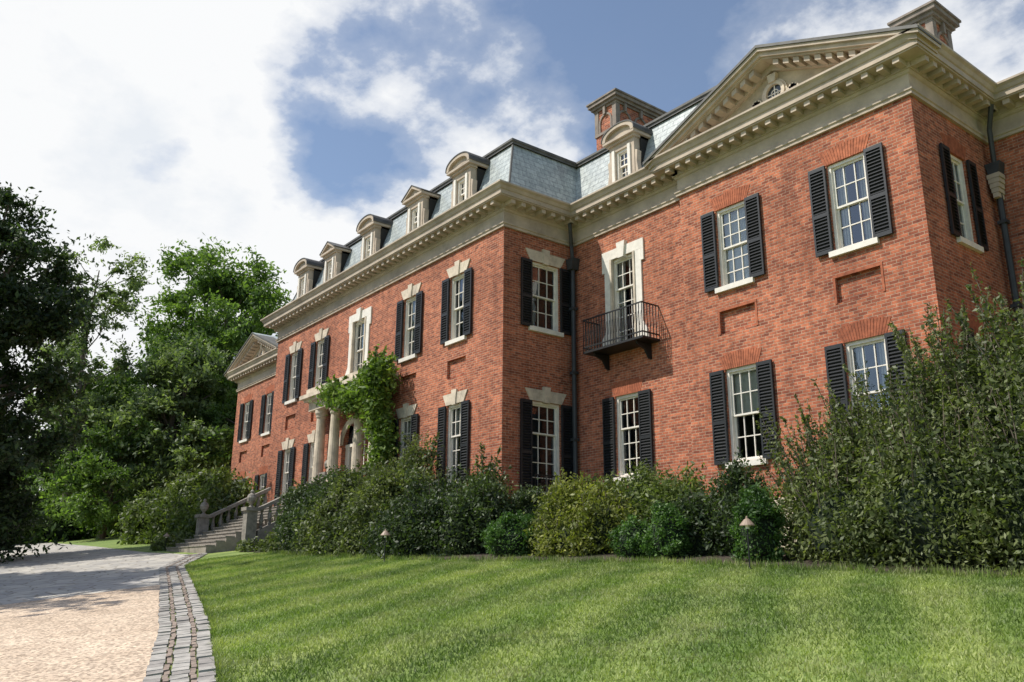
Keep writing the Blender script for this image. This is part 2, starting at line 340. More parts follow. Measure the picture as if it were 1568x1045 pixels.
wall(fE,YW,YG,ZB0,9.99,H); window(fE,18.2,.85,ZB,ZT,lint='brick',sw=.36); window(fE,18.1,.85,2.62,4.89,lint='brick',sw=.36)
wall(fG,XF,XG,ZB0,9.99,[])
wall(fR,XL1,XB,ZB0,9.99,[hole(-37.6,.9,2.62,4.89),hole(-37.6,.9,ZB,ZT)])
window(fR,-37.6,.9,2.62,4.89); window(fR,-37.6,.9,ZB,ZT)
wl=[-45.2,-42.1]; H=[]
for u in wl:
    H+=[hole(u,.95,ZB,ZT),hole(u,.95,2.62,4.89),panel(u)]
    window(fW,u,.95,ZB,ZT,lint='brick',sw=.42); window(fW,u,.95,2.62,4.89,lint='brick',sw=.42)
wall(fW,XL0,XL1,ZB0,9.99,H)
fY2=FY(YG)
wall(fY2,-60,XL0,ZB0,7.2,[hole(-49.5,.9,4.2,6.2),hole(-53,.9,4.2,6.2)]); window(fY2,-49.5,.9,4.2,6.2,lint=None); window(fY2,-53,.9,4.2,6.2,lint=None)
trim.box(W0,-60.2,XL0,YG-.3,YG+.1,7.2,7.6,M_cornice)
trim.prism(lambda u,d,z:(d,u,z),[(YG-.4,7.6),(YG+3,9.2),(YG+6,7.6)],-60,XL0,M_slate)
walls.poly([(XL0,30,ZB0),(XL0,YW,ZB0),(XL0,YW,9.99),(XL0,30,9.99)],M_brick)
walls.poly([(XB,YM,ZB0),(XB,YR,ZB0),(XB,YR,9.99),(XB,YM,9.99)],M_brick)
walls.poly([(XL0,30,ZB0),(XG,30,ZB0),(XG,30,9.99),(XL0,30,9.99)],M_brick)
walls.poly([(XG,YG,ZB0),(XG,30,ZB0),(XG,30,9.99),(XG,YG,9.99)],M_brick)
path=[(XL0,30),(XL0,YW),(XL1,YW),(XL1,YR),(XB,YR),(XB,YM),(XA,YM),(XA,YR),(XE,YR),(XE,YW),(XF,YW),(XF,YG),(XG,YG)]
def sweep(mb,path,prof,mat):
    n=len(path); offs=[]
    for i in range(n):
        ds=[]
        if i>0: d=Vector(path[i])-Vector(path[i-1]); ds.append(d.normalized())
        if i<n-1: d=Vector(path[i+1])-Vector(path[i]); ds.append(d.normalized())
        nn=[Vector((d.y,-d.x)) for d in ds]
        if len(nn)==1: o=nn[0]
        else:
            o=(nn[0]+nn[1]); o=o/(1+nn[0].dot(nn[1])) 
        offs.append(o)
    for i in range(n-1):
        for j in range(len(prof)-1):
            q=[]
            for (k,(o,z)) in ((i,prof[j]),(i+1,prof[j]),(i+1,prof[j+1]),(i,prof[j+1])):
                q.append((path[k][0]+offs[k].x*o,path[k][1]+offs[k].y*o,z))
            mb.poly(q,mat)
corn=MB()
prof=[(0,9.93),(.07,9.93),(.07,10.0),(.10,10.02),(.10,10.07),(.035,10.08),(.035,10.42),(.07,10.44),(.10,10.5),(.13,10.5),(.13,10.64),(.50,10.655),(.50,10.69),(.53,10.69),(.53,10.82),(.56,10.84),(.60,10.92),(.66,10.97),(.66,11.02),(.60,11.03),(-.1,11.07),(-.1,11.25),(-.5,11.25)]
sweep(corn,path,prof,M_cornice)
sweep(walls,path,[(0,.2),(.06,.2),(.06,1.62),(.04,1.7),(0,1.72)],M_stone)
for i in range(len(path)-1):
    a=Vector(path[i]); b=Vector(path[i+1]); d=b-a; L=d.length
    if L<.5: continue
    d.normalize(); nn=Vector((d.y,-d.x))
    k=max(1,round(L/.36)); 
    fr=lambda u,dd,z,a=a,d=d,nn=nn:(a.x+d.x*u-nn.x*dd,a.y+d.y*u-nn.y*dd,z)
    for j in range(k+1):
        u=L*(j/k)
        corn.prism(fr,[(u-.075,10.53),(u+.075,10.53),(u+.075,10.65),(u-.075,10.65)],-.45,-.12,M_cornice)
roof=MB()
rp2=[(XL1-1.8,YR+.15),(XB,YR+.15),(XB,YM+.15),(XA,YM+.15),(XA,YR+.15),(-11.6,YR+.15)]
sweep(roof,rp2,[(0,11.1),(-.12,11.45),(-.7,13.22)],M_slate)
sweep(roof,rp2,[(-.62,13.2),(-.62,13.27),(-.58,13.29),(-.58,13.36),(-.75,13.40),(-1.0,13.42)],M_capping)
roof.poly([(-42,YR+1.1,13.41),(XB-.9,YR+1.1,13.41),(XA-.8,YR+1.1,13.41),(-11.6,YR+1.1,13.41),(-11.6,29,14.2),(-42,29,14.2)],M_capping)
roof.poly([(XB+.8,YM+1.1,13.41),(XA-.8,YM+1.1,13.41),(XA-.8,YR+1.2,13.412),(XB+.8,YR+1.2,13.412)],M_capping)
roof.poly([(-11.6,YR,11),(-11.6,29,11),(-11.6,29,14.2),(-11.6,YR+1.0,13.4)],M_slate)
for (x,y,sx,sy) in ((XA,YM+.15,-1,1),(XB,YM+.15,1,1)):
    roof.tube([(x,y,11.1),(x+sx*.12,y+sy*.12,11.45),(x+sx*.7,y+sy*.7,13.25)],.035,M_capping)
M_tymp=stone('tympanum_render',(.46,.385,.28),.35,.9,2)
M_glassd=stone('oval_glass',(.03,.04,.05),.3,.08)
def pediment(xc,hw,y0):
    yb=10.95; ap=12.55; sl=(ap-yb)/hw; cs=math.cos(math.atan(sl))
    for s in (-1,1):
        def pt(t,dn): return (xc+s*hw*(1-t),yb+(ap-yb)*t-dn/cs)
        def band(t0,dn0,dn1,ya,ye,m=M_cornice):
            pts=[pt(t0,dn0),pt(1,dn0),pt(1,dn1),pt(t0,dn1)]
            corn.prism(FY(y0),pts if s<0 else pts[::-1],ya,ye,m)
        band(-.005,-.05,.02,-.70,.3,M_capping)
        band(0,.021,.10,-.66,.3); band(.02,.101,.20,-.58,.3); band(.09,.201,.24,-.5,.3); band(.16,.241,.40,-.13,.3)
        n=12
        for k in range(1,n):
            t=.12+.86*k/n; u,z=pt(t,.25); dz=.14
            corn.prism(FY(y0),[(u-.075,z-dz+s*.075*sl),(u+.075,z-dz-s*.075*sl),(u+.075,z-s*.075*sl),(u-.075,z+s*.075*sl)],-.45,-.132,M_cornice)
    corn.poly([(xc-hw,y0-.02,10.9),(xc+hw,y0-.02,10.9),(xc,y0-.02,ap-.1)],M_tymp)
    zc=11.52; f=FY(y0-.02)
    def ring(r0x,r0z,r1x,r1z,d0,d1,m):
        n=24
        for k in range(n):
            a0,a1=2*math.pi*k/n,2*math.pi*(k+1)/n
            P=[(xc+r0x*math.cos(a0),zc+r0z*math.sin(a0)),(xc+r1x*math.cos(a0),zc+r1z*math.sin(a0)),(xc+r1x*math.cos(a1),zc+r1z*math.sin(a1)),(xc+r0x*math.cos(a1),zc+r0z*math.sin(a1))]
            corn.prism(f,P,d0,d1,m)
    ring(.22,.22,.31,.31,-.09,.0,M_stone); ring(.31,.31,.36,.36,-.05,0,M_stone)
    corn.prism(f,[(xc+.22*math.cos(2*math.pi*k/20),zc+.22*math.sin(2*math.pi*k/20)) for k in range(20)],-.012,-.008,M_glassd)
    corn.box(f,xc-.22,xc+.22,-.03,-.013,zc-.012,zc+.012,M_white); corn.box(f,xc-.012,xc+.012,-.032,-.012,zc-.22,zc+.22,M_white)
    ring(.09,.09,.11,.11,-.03,-.014,M_white)
    corn.prism(f,[(xc-.09,zc+.28),(xc+.09,zc+.28),(xc+.13,zc+.5),(xc-.13,zc+.5)],-.13,0,M_stone)
    for s in (-1,1):
        for j in range(26):
            t=j/25; u=xc+s*(.36+.62*t); z=zc-.28+.22*math.sin(t*5.2)*(1-t*.5)+.05; r=.085*(1-t*.55)
            corn.prism(f,[(u+r*math.cos(k*math.pi/3+j),z+r*math.sin(k*math.pi/3+j)) for k in range(6)],-.05-.02*(j%2),0,M_stone)
    for s in (-1,1):
        q=[(xc+s*(hw+.02),y0-.7,10.99),(xc,y0-.7,ap+.055),(xc,y0+6,ap+.055),(xc+s*(hw+.02),y0+6,10.99)]
        roof.poly(q if s<0 else q[::-1],M_slate)
pediment((XE+XF)/2,3.86,YW); pediment((XL0+XL1)/2,3.9,YW)
dorm=MB()
def dormer(xc,y0,kind):
    f=FY(y0); w=.52; z0,z1=11.2,12.72
    for q in ((xc-w,xc-.27,z0,z1),(xc+.27,xc+w,z0,z1)): dorm.box(f,q[0],q[1],0,.25,q[2],q[3],M_cornice)
    dorm.box(f,xc-.27,xc+.27,0,.25,12.5,z1,M_cornice); dorm.box(f,xc-.27,xc+.27,0,.25,z0,11.5,M_cornice)
    window(f,xc,.54,11.5,12.5,cols=2,rows=(2,2),shutters=False,lint=None,sill=False,cur=0)
    for s in (-1,1):
        dorm.box(f,xc+s*.33-.055,xc+s*.33+.055,-.05,0,11.45,12.55,M_white)
        P=[(xc+s*w,11.25),(xc+s*(w+.22),11.25),(xc+s*(w+.24),11.42),(xc+s*(w+.12),11.55),(xc+s*(w+.07),11.9),(xc+s*(w+.1),12.25),(xc+s*w,12.3)]
        dorm.prism(f,P if s>0 else P[::-1],.02,.2,M_cornice)
        dorm.box(W0,min(xc+s*w,xc+s*(w-.05)),max(xc+s*w,xc+s*(w-.05)),y0+.25,y0+1.3,11.2,z1,M_ledroof)
    dorm.box(f,xc-w-.05,xc+w+.05,-.07,1.2,z1+.002,z1+.08,M_cornice)
    dorm.box(f,xc-w-.14,xc+w+.14,-.16,1.2,z1+.083,z1+.16,M_cornice)
    zb=z1+.162; hw=w+.16
    if kind=='arc':
        n=14; rise=.40
        out=[(xc+hw*math.cos(math.pi*(1-k/n)),zb+rise*math.sin(math.pi*k/n)**.8) for k in range(n+1)]
    else: out=[(xc-hw,zb),(xc,zb+.40),(xc+hw,zb)]
    ins=[(xc+(u-xc)*.80,zb+(z-zb)*.74) for u,z in out]
    dorm.prism(f,[(xc-hw+.02,zb)]+[(xc+(u-xc)*.97,zb+(z-zb)*.95) for u,z in out[1:-1]]+[(xc+hw-.02,zb)],-.06,1.2,M_cornice)
    for k in range(len(out)-1):
        dorm.prism(f,[out[k],out[k+1],ins[k+1],ins[k]],-.17,-.058,M_cornice)
        o0=(xc+(out[k][0]-xc)*1.03,out[k][1]+.035); o1=(xc+(out[k+1][0]-xc)*1.03,out[k+1][1]+.035)
        dorm.prism(f,[out[k],out[k+1],o1,o0],-.19,1.25,M_ledroof)
for i,x in enumerate([-21.1,-24.0,-27.42,-30.7,-33.35]): dormer(x,YM+.12,'arc' if i in (0,2,4) else 'tri')
dormer(-16.45,YR+.12,'arc')
ch=MB()
M_chst=stone('chimney_stone',(.24,.195,.16),.4)
def chimney(x0,x1,y0,y1,zb,zt):
    ch.box(W0,x0,x1,y0,y1,zb,zt-.35,M_brick)
    for (z0,z1,e) in ((zt-.36,zt-.28,.05),(zt-.28,zt-.18,.12),(zt-.18,zt-.06,.2),(zt-.06,zt,.24),(zt,zt+.08,.12),(zt-1.3,zt-1.2,.04)):
        ch.box(W0,x0-e,x1+e,y0-e,y1+e,z0+.001,z1-.001,M_chst)
    for (fr,a,b) in ((FY(y0),x0,x1),(FX(x1),y0,y1)):
        L=b-a; n=max(1,round(L/.75))
        for u in (a+.06,b-.06): ch.box(fr,u-.09,u+.09,-.035,.0,zt-1.2,zt-.36,M_chst)
        for k in range(n):
            c=a+L*(k+.5)/n; r=min(.24,L/n/2-.08)
            for j in range(10):
                a0,a1=math.pi*j/10,math.pi*(j+1)/10
                ch.prism(fr,[(c+r*math.cos(a0),zt-.85+r*math.sin(a0)),(c+(r+.07)*math.cos(a0),zt-.85+(r+.07)*math.sin(a0)),(c+(r+.07)*math.cos(a1),zt-.85+(r+.07)*math.sin(a1)),(c+r*math.cos(a1),zt-.85+r*math.sin(a1))],-.04,0,M_chst)
            for sg in (-1,1): ch.box(fr,c+sg*(r+.035)-.035,c+sg*(r+.035)+.035,-.04,0,zt-1.2,zt-.85,M_chst)
            ch.box(fr,c-.05,c+.05,-.1,0,zt-.6,zt-.3,M_chst)
chimney(-19.02,-18.05,18.2,20.5,12.5,15.75)
chimney(-8.85,-8.1,19.3,20.2,10.5,13.75)
pt=MB(); yp=13.38
pt.box(W0,-30.2,-24.75,yp,YM,6.0,6.35,M_stone); pt.box(W0,-30.35,-24.6,yp-.15,YM,6.352,6.45,M_stone); pt.box(W0,-30.5,-24.45,yp-.28,YM,6.452,6.6,M_stone); pt.box(W0,-30.3,-24.65,yp-.1,YM,6.602,6.85,M_stone)
for x in (-29.55,-28.35,-26.45,-25.3):
    pt.lathe((x,yp+.25,2.35),[(.26,0),(.26,.1),(.22,.16),(.2,.25),(.2,1.6),(.165,3.3),(.2,3.36),(.2,3.42),(.24,3.5),(.24,3.65)],M_stone,16)
    pt.box(W0,x-.27,x+.27,yp-.02,yp+.52,2.2,2.35,M_stone)
pt.box(W0,XC-.55,XC+.55,YM+.2,YM+.26,2.3,4.5,M_dark)
pt.prism(fM,[(XC-.85,4.55)]+[(XC+.85*math.cos(math.pi*(1-k/12)),4.55+.7*math.sin(math.pi*k/12)) for k in range(13)],.19,.2,M_glassd)
pt.box(fM,XC-.85,XC-.55,.12,.2,2.2,4.55,M_white); pt.box(fM,XC+.55,XC+.85,.12,.2,2.2,4.55,M_white); pt.box(fM,XC-.85,XC+.85,.10,.2,4.45,4.56,M_white)
for k in range(12):
    a0,a1=math.pi*k/12,math.pi*(k+1)/12
    pt.prism(fM,[(XC+.85*math.cos(a0),4.55+.72*math.sin(a0)),(XC+1.1*math.cos(a0),4.55+.95*math.sin(a0)),(XC+1.1*math.cos(a1),4.55+.95*math.sin(a1)),(XC+.85*math.cos(a1),4.55+.72*math.sin(a1))],-.06,0,M_stone)
ir=MB(); bx0,bx1,by,bz0,bz1=-17.45,-15.1,15.98,6.2,7.12
ir.box(W0,bx0,bx1,by,YR,bz0-.06,bz0,M_iron)
for z in (bz1,bz0+.1): ir.box(W0,bx0,bx1,by,by+.03,z,z+.035,M_iron); ir.box(W0,bx0,bx0+.03,by+.03,YR,z,z+.035,M_iron); ir.box(W0,bx1-.03,bx1,by+.03,YR,z,z+.035,M_iron)
def bars(x0,y0,x1,y1):
    n=int(math.hypot(x1-x0,y1-y0)/.11)
    for k in range(n+1):
        x=x0+(x1-x0)*k/n; y=y0+(y1-y0)*k/n; ir.box(W0,x-.009,x+.009,y-.009,y+.009,bz0,bz1,M_iron)
        if k<n:
            mx_,my=x+(x1-x0)*.5/n,y+(y1-y0)*.5/n
            ir.tube([(mx_-(.03 if x1!=x0 else 0),my-(.03 if y1!=y0 else 0),bz0+.3),(mx_,my,bz0+.5),(mx_+(.03 if x1!=x0 else 0),my+(.03 if y1!=y0 else 0),bz0+.7)],.006,M_iron,4)
bars(bx0+.015,by+.015,bx1-.015,by+.015); bars(bx0+.015,by+.1,bx0+.015,YR); bars(bx1-.015,by+.1,bx1-.015,YR)
for x in (bx0+.35,bx1-.35): ir.prism(lambda u,d,z,x=x:(x+d,u,z),[(YR,5.7),(YR,6.13),(by+.1,6.13),(by+.15,6.05),(YR-.25,5.95),(YR-.1,5.72)],-.03,.03,M_iron)
def pipe(x,y,z0,z1,m=M_lead):
    ir.tube([(x,y,z0),(x,y,z1)],.07,m,10)
    for z in np.arange(z0+1.2,z1,2.0): ir.box(W0,x-.1,x+.1,y-.09,y+.09,z,z+.08,m)
    ir.prism(FY(y),[(x-.1,z1-.35),(x+.1,z1-.35),(x+.17,z1),(x-.17,z1)],-.14,.14,m)
pipe(-18.42,16.5,.6,9.45); ir.tube([(-18.42,16.5,9.4),(-18.42,16.45,9.9),(-18.2,16.2,10.5)],.06,M_lead,8)
pipe(-7.38,19.78,.6,9.3); ir.tube([(-7.38,19.78,9.2),(-7.3,19.6,10.1),(-7.1,19.4,10.6)],.06,M_lead,8)
for k in range(5): ir.box(W0,-7.52+.02*k,-7.24-.02*k,19.6,19.9,8.9-.12*k,9.01-.12*k,M_cornice)
pipe(-35.42,16.5,.6,9.5)
for n_,mbx in (('walls',walls),('window_frames',win),('window_glass',glass),('stone_trim',trim),('shutters',shut),('interior',inner),('cornice',corn),('roof',roof),('dormers',dorm),('chimneys',ch),('portico',pt),('ironwork_and_pipes',ir)):
    mbx.obj(n_,house)
# ------------------------------------------------------------------ stairs
st=MB(); x0s,x1s=-33.2,-28.85; ns=11; zb=.72; rise=.155; ya0=9.55
for k in range(ns):
    st.box(W0,x0s,x1s,ya0+k*.32,13.9,zb-.4 if k==0 else zb+rise*k-.003,zb+rise*(k+1)-.004,M_steps)
    st.box(W0,x0s,x1s,ya0+k*.32-.03,ya0+k*.32+.29,zb+rise*(k+1)-.003,zb+rise*(k+1)+.03,M_bal)
zt_=zb+rise*ns
st.box(W0,x1s,-24,12.2,13.9,.4,zt_+.02,M_steps)
stairs=st.obj('stone_staircase')
bal=MB(); prb=[(.07,0),(.07,.06),(.04,.1),(.085,.25),(.06,.42),(.035,.55),(.06,.6),(.07,.66)]
def balustrade(x,y0,y1,z0,z1):
    n=int((y1-y0)/.27)
    for k in range(n):
        t=(k+.5)/n; bal.lathe((x,y0+(y1-y0)*t,z0+(z1-z0)*t+.15),prb,M_bal,8)
    F=lambda u,d,z:(x+d,u,z)
    bal.prism(F,[(y0,z0-.4),(y1,z1-.4),(y1,z1+.15),(y0,z0+.15)],-.15,.15,M_bal)
    bal.prism(F,[(y0,z0+.8),(y1,z1+.8),(y1,z1+.93),(y0,z0+.93)],-.14,.14,M_bal)
def pier(x,y,z,h=1.35):
    bal.box(W0,x-.24,x+.24,y-.24,y+.24,z-.3,z+.15,M_bal); bal.box(W0,x-.18,x+.18,y-.18,y+.18,z+.151,z+h-.12,M_bal); bal.box(W0,x-.25,x+.25,y-.25,y+.25,z+h-.119,z+h,M_bal)
    bal.lathe((x,y,z+h+.001),[(.12,0),(.05,.06),(.05,.1),(.14,.2),(.17,.32),(.13,.42),(.05,.48),(.07,.54),(.02,.6)],M_bal,12)
for x in (-28.6,-33.45):
    pier(x,10.85,.82); balustrade(x,11.1,13.4,1.25,2.45)
pier(-28.6,13.6,2.2)
bal.obj('stone_balustrade')
# ------------------------------------------------------------------ foliage
def leaf_obj(name,P,size,mat,parent=None):
    n=len(P); a=rng.normal(size=(n,3)); a/=np.linalg.norm(a,axis=1)[:,None]
    b=rng.normal(size=(n,3)); b[:,2]*=.6; b-=a*(a*b).sum(1)[:,None]; b/=np.linalg.norm(b,axis=1)[:,None]
    s=size*rng.uniform(.5,1.35,size=(n,1)); V=np.empty((n,4,3)); V[:,0]=P-a*s; V[:,1]=P+b*s*.45; V[:,2]=P+a*s; V[:,3]=P-b*s*.45
    return raw_mesh(name,V.reshape(-1,3),4,mat,parent)
def raw_mesh(name,V,k,mat,parent=None):
    me=bpy.data.meshes.new(name); nv=len(V); nf=nv//k
    me.vertices.add(nv); me.vertices.foreach_set('co',V.astype(np.float32).ravel())
    me.loops.add(nv); me.loops.foreach_set('vertex_index',np.arange(nv,dtype=np.int32))
    me.polygons.add(nf); me.polygons.foreach_set('loop_start',np.arange(0,nv,k,dtype=np.int32))
    me.update(calc_edges=True); me.materials.append(mat)
    o=bpy.data.objects.new(name,me); COL.objects.link(o)
    if parent: o.parent=parent
    return o
def dirs(n):
    d=rng.normal(size=(n,3)); return d/np.linalg.norm(d,axis=1)[:,None]
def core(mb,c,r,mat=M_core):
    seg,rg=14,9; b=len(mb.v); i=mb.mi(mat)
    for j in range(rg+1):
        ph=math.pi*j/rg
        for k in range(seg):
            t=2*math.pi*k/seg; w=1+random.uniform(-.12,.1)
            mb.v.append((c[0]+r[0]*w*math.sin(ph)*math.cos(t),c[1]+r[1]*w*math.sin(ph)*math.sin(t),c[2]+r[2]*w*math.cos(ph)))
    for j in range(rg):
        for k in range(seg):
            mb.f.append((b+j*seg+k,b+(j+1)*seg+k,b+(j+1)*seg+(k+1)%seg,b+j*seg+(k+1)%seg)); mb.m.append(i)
def bush(name,blobs,dens,size,mat,rough=.18,shoots=0,shl=.6,corek=.74,nclump=26):
    e=empty(name,blobs[0][:3]); mb=MB(); PP=[]
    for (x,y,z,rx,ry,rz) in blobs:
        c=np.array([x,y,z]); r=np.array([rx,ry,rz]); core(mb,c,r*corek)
        K=int(nclump*(rx+ry+rz)/3*2)+8; cd=dirs(K); cc=c+cd*r*rng.uniform(.78,1.08,size=(K,1)); 
        n=int(dens*(rx*ry+ry*rz+rx*rz)*4.2)
        k=rng.integers(0,K,n); P=cc[k]+rng.normal(size=(n,3))*rough
        n2=n//3; P2=c+dirs(n2)*r*rng.uniform(.74,.98,size=(n2,1)); PP+=[P,P2]
        for s in range(int(shoots*(rx+ry))):
            d=dirs(1)[0]; d[2]=abs(d[2])+.3; d/=np.linalg.norm(d); b=c+d*r*.9; L=shl*rng.uniform(.4,1.2); dd=d*.5+np.array([rng.normal()*.2,rng.normal()*.2,1.0]); dd/=np.linalg.norm(dd)
            m_=int(L*55); t=rng.uniform(0,1,(m_,1)); Q=b+dd*L*t+rng.normal(size=(m_,3))*.045*(1.3-t); PP.append(Q)
            mb.tube([tuple(b),tuple(b+dd*L)],[.012,.004],M_bark,4)
    P=np.concatenate(PP); P=P[P[:,2]>gz(P[:,0],P[:,1])+.02]
    mb.obj('branches',e).location=-e.location
    o=leaf_obj('leaves',P,size,mat,e); o.location=-e.location
    return e
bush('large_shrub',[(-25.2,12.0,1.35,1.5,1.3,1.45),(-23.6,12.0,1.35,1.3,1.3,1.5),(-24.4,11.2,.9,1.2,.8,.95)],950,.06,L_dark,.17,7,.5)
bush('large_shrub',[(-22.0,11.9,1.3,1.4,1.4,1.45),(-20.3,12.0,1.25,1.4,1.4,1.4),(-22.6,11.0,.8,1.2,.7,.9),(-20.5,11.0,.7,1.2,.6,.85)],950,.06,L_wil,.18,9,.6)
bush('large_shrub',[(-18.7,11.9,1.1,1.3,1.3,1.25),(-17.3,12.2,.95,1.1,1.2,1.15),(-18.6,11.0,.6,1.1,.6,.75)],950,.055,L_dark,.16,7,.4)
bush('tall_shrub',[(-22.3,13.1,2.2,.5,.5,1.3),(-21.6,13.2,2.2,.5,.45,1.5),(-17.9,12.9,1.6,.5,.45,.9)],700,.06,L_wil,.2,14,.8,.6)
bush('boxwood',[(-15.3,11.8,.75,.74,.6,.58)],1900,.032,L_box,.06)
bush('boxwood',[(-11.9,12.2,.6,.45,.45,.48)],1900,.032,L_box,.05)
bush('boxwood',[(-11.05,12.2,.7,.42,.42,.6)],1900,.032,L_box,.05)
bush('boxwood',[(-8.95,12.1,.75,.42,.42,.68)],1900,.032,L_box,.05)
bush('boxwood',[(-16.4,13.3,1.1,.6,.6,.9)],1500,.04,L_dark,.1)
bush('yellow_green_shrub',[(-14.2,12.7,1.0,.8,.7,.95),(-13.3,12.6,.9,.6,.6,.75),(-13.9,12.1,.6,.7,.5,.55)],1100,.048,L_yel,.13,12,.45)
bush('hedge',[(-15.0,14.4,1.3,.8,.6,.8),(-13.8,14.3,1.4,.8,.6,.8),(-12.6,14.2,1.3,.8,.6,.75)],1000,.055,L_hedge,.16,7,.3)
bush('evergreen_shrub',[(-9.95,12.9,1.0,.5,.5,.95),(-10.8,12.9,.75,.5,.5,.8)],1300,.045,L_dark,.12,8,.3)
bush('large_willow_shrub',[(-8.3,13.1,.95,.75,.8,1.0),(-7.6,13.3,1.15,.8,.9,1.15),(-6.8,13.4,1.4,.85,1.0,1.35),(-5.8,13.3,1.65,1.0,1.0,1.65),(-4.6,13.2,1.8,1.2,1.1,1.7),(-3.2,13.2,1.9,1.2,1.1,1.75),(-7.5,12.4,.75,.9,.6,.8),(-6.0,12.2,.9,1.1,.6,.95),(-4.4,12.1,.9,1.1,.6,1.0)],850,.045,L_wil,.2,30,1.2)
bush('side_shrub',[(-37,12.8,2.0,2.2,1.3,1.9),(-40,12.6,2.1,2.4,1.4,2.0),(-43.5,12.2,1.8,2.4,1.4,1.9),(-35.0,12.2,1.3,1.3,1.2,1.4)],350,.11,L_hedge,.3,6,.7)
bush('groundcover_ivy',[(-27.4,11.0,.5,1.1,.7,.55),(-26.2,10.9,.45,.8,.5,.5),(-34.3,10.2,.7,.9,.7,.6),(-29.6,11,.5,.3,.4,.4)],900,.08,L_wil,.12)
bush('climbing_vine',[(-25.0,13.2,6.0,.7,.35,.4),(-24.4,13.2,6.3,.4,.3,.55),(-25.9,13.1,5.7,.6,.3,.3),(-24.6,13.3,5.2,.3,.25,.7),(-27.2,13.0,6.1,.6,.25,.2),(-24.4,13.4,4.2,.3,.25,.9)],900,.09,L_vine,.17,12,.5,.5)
def tree(name,x,y,h,cr,rz,nl,size,mat,trunk=.35,clumps=90,k_=.25,lean=0):
    z0=float(gz(x,y)); e=empty(name,(x,y,z0)); mb=MB()
    top=np.array([x+lean,y,z0+h*.85]); base=np.array([x,y,z0-.3])
    mb.tube([tuple(base),tuple(base+(top-base)*.3+rng.normal(size=3)*.15),tuple(base+(top-base)*.65+rng.normal(size=3)*.3),tuple(top)],[trunk*1.3,trunk,trunk*.6,trunk*.15],M_bark,9)
    C=np.array([x+lean,y,z0+h-rz]); R=np.array([cr,cr,rz])
    d=dirs(clumps); rad=rng.uniform(.15,1.0,(clumps,1))**.45; cc=C+d*R*rad*rng.uniform(.85,1.1,(clumps,1)); cs=rng.uniform(.5,1.3,clumps)*cr*k_
    for i in range(0,clumps,2):
        t=min(.95,max(.15,(cc[i][2]-cr*.35-z0)/(h*.85))); b=base+(top-base)*t; mid=(b+cc[i])/2+np.array([0,0,-.05*cr]); 
        mb.tube([tuple(b),tuple(mid),tuple(cc[i])],[trunk*.35*(1-t*.6),trunk*.16,.03],M_bark,5)
    k=rng.integers(0,clumps,nl)
    T=12; tw=rng.normal(size=(clumps,T,3))*.55; ti=rng.integers(0,T,nl); tt=rng.uniform(.25,1.15,(nl,1))
    P=cc[k]+(tw[k,ti]*tt+rng.normal(size=(nl,3))*.17)*cs[k][:,None]*np.array([1.2,1.2,.8])
    P[:,2]-=.036*((P[:,0]-C[0])**2+(P[:,1]-C[1])**2)/cr
    P=P[P[:,2]>gz(P[:,0],P[:,1])]
    o1=mb.obj('trunk_and_limbs',e); o1.location=-e.location
    o2=leaf_obj('crown_leaves',P,size,mat,e); o2.location=-e.location
    return e
tree('large_tree',-62,20.5,21.5,6.2,9.5,85000,.18,L_tree,.5,150)
tree('large_tree',-68,27,19,6,9,32000,.22,L_tree,.5,90)
tree('slender_tree',-60,10.8,21,3.6,8,20000,.13,L_tree2,.22,100,.2)
tree('broadleaf_tree',-57,16.2,13,4.8,6.6,55000,.16,L_tree2,.35,100)
tree('broadleaf_tree',-66,13,13,5,6,36000,.19,L_tree,.35,80)
tree('broadleaf_tree',-53,20.8,13,3.6,6.5,30000,.15,L_tree,.3,70)
tree('broadleaf_tree',-56,12.2,8,3.0,4.0,24000,.13,L_tree,.2,50)
tree('shade_tree',-39.5,3.0,15.2,4.1,8.3,110000,.125,L_deep,.4,200)
tree('shade_tree',-28.5,-5.6,15.5,4.8,4.6,60000,.27,L_deep,.4,90,.3)
PP=[];mb=MB(); e=empty('tree_line',(-80,15,1))
for i in range(46):
    a=rng.uniform(0,1); x=-72-rng.uniform(0,22); y=-6+a*55; r=rng.uniform(3,5); z=1.5+rng.uniform(1,6)
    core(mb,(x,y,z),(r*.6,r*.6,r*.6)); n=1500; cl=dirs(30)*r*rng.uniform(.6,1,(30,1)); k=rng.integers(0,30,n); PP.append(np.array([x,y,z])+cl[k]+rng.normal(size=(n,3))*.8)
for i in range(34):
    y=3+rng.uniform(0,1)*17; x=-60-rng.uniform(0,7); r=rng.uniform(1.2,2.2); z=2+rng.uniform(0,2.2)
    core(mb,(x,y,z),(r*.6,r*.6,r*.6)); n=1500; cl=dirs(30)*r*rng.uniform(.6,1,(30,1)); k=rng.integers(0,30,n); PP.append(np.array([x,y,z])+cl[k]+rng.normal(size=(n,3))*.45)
mb.obj('dark_interior',e).location=-e.location; leaf_obj('leaves',np.concatenate(PP),.2,L_tree,e).location=-e.location
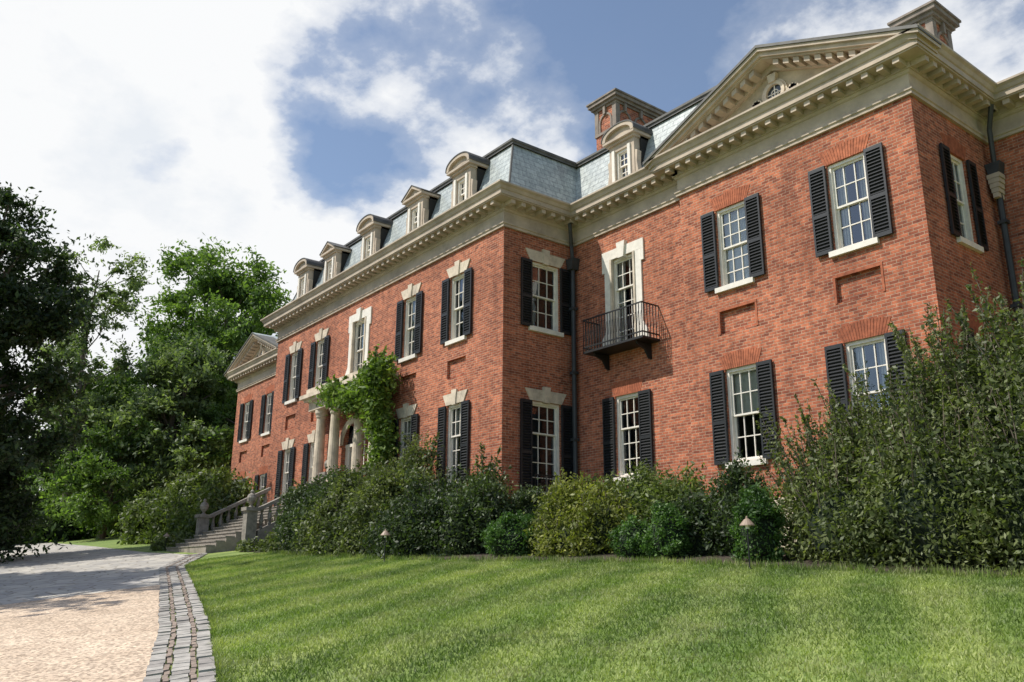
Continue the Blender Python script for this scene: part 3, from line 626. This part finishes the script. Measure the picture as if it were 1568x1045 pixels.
# grass blades
n=300000; X=rng.uniform(-26,3,n*2); Y=rng.uniform(-1,11.6,n*2)
k=(Y>band_y(X)+.02)&(Y<bed_y(X)+.1)&(np.arctan2(-X,Y)<math.radians(79))&(np.hypot(X,Y)>6.5); X=X[k][:n];Y=Y[k][:n]
n=len(X); Z=gz(X,Y); h=rng.uniform(.02,.05,n); an=rng.uniform(0,6.283,n); wv=np.stack([np.cos(an),np.sin(an),0*an],1)*.007; tip=rng.normal(size=(n,3))*.022; tip[:,2]=h
B=np.stack([X,Y,Z],1); V=np.empty((n,3,3)); V[:,0]=B-wv;V[:,1]=B+wv;V[:,2]=B+tip
raw_mesh('lawn_grass',V.reshape(-1,3),3,L_grass)
n=16000; X=rng.uniform(-25,3,n); e_=rng.integers(0,2,n); Y=np.where(e_==0,bed_y(X)+rng.normal(size=n)*.05,band_y(X)+.03+abs(rng.normal(size=n))*.05); Z=gz(X,Y)
h=rng.uniform(.06,.15,n); an=rng.uniform(0,6.283,n); wv=np.stack([np.cos(an),np.sin(an),0*an],1)*.008; tip=rng.normal(size=(n,3))*.04; tip[:,2]=h*np.where(e_==0,1,.5)
B=np.stack([X,Y,Z],1); V=np.empty((n,3,3)); V[:,0]=B-wv;V[:,1]=B+wv;V[:,2]=B+tip
raw_mesh('edge_grass',V.reshape(-1,3),3,L_grass)
M_lampc=stone('copper_shade',(.30,.22,.16),.3,.5)
def lamp(x,y,h=.6):
    z=float(gz(x,y)); mb=MB(); e=empty('garden_path_lamp',(x,y,z))
    mb.lathe((0,0,0),[(.035,0),(.012,.03),(.012,h-.14)],M_iron,8)
    mb.lathe((0,0,h-.14),[(.03,0),(.03,.05),(.05,.06)],M_white,10)
    mb.lathe((0,0,h-.09),[(.12,0),(.115,.015),(.05,.09),(.02,.11),(.015,.14),(.0,.15)],M_lampc,14)
    mb.obj('post_and_shade',e)
lamp(-17.7,9.95,.68); lamp(-8.5,11.2,.75); lamp(-33.9,9.7,.6)
# ------------------------------------------------------------------ light
sun_to=Vector((-.6,-1,0)).normalized(); EL=math.radians(52)
sd=Vector((sun_to.x*math.cos(EL),sun_to.y*math.cos(EL),math.sin(EL)))
sl=bpy.data.lights.new('sun','SUN'); sl.energy=5.0; sl.angle=math.radians(.5); sl.color=(1,.95,.86)
so=bpy.data.objects.new('sun',sl); COL.objects.link(so); so.rotation_euler=sd.to_track_quat('Z','Y').to_euler(); so.location=(0,-20,40)
w=bpy.data.worlds.new('World'); scene.world=w; w.use_nodes=True; nt=w.node_tree; nt.nodes.clear()
out=N(nt,'ShaderNodeOutputWorld'); sky=N(nt,'ShaderNodeTexSky',sky_type='NISHITA'); sky.sun_disc=False; sky.sun_elevation=EL; sky.sun_rotation=math.atan2(sun_to.x,sun_to.y)%(2*math.pi)
sky.air_density=1.0; sky.dust_density=.8
b1=N(nt,'ShaderNodeBackground'); b1.inputs[1].default_value=.15; nt.links.new(sky.outputs[0],b1.inputs[0])
tc=N(nt,'ShaderNodeTexCoord'); G=tc.outputs['Generated']; sp=N(nt,'ShaderNodeSeparateXYZ'); nt.links.new(G,sp.inputs[0])
zz=N(nt,'ShaderNodeMath',operation='ADD'); zz.inputs[1].default_value=.25; nt.links.new(sp.outputs[2],zz.inputs[0])
mxz=N(nt,'ShaderNodeMath',operation='MAXIMUM'); mxz.inputs[1].default_value=.1; nt.links.new(zz.outputs[0],mxz.inputs[0])
cb=N(nt,'ShaderNodeCombineXYZ')
for i in (0,1):
    dv=N(nt,'ShaderNodeMath',operation='DIVIDE'); nt.links.new(sp.outputs[i],dv.inputs[0]); nt.links.new(mxz.outputs[0],dv.inputs[1]); nt.links.new(dv.outputs[0],cb.inputs[i])
cn=noise(nt,cb.outputs[0],2.1,10,.56)
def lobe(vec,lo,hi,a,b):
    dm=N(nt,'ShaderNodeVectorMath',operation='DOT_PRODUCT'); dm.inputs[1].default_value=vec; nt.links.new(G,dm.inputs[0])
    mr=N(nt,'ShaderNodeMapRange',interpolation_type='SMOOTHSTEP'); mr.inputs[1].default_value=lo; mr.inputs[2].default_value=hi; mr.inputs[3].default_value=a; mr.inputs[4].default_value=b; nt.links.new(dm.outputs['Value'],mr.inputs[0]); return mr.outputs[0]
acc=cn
for L_ in (lobe((-.59,.80,.1),-.1,.7,-.34,.09),lobe((-.69,.50,.52),.95,.995,0,-.20),lobe((-.37,.79,.49),.93,.995,0,-.09),lobe((-.80,.30,.52),.93,.99,0,.06)):  # first lobe thins the unseen clouds east and behind, cutting fill on shaded walls
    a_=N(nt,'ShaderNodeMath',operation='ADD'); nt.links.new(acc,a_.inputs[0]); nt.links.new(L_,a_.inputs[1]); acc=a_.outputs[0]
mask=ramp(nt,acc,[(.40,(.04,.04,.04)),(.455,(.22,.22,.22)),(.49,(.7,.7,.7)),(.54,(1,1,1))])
mp=N(nt,'ShaderNodeMapping'); mp.inputs['Location'].default_value=(3.3,1.7,0); nt.links.new(cb.outputs[0],mp.inputs[0])
cc=ramp(nt,noise(nt,mp.outputs[0],2.4,9,.58),[(.36,(.84,.88,.93)),(.48,(.98,.99,1.0))])
b2=N(nt,'ShaderNodeBackground'); b2.inputs[1].default_value=.98; nt.links.new(cc,b2.inputs[0])
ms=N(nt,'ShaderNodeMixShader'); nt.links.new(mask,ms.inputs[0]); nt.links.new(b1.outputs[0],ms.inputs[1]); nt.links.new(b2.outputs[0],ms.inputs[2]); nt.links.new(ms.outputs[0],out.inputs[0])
# ------------------------------------------------------------------ camera
f=1298.9852;th=.9157;pi_=.2698;ro=.0072
F=Vector((-math.sin(th)*math.cos(pi_),math.cos(th)*math.cos(pi_),math.sin(pi_))); R=Vector((math.cos(th),math.sin(th),0)); U=R.cross(F)
R2=R*math.cos(ro)+U*math.sin(ro); U2=-R*math.sin(ro)+U*math.cos(ro)
cam=bpy.data.cameras.new('camera'); cam.sensor_width=36; cam.lens=36*f/1568; cam.clip_end=2000
co=bpy.data.objects.new('camera',cam); COL.objects.link(co)
co.matrix_world=Matrix(((R2.x,U2.x,-F.x,0),(R2.y,U2.y,-F.y,0),(R2.z,U2.z,-F.z,0),(0,0,0,1)))
scene.camera=co
scene.view_settings.view_transform='Standard'; scene.view_settings.look='None'; scene.view_settings.exposure=0
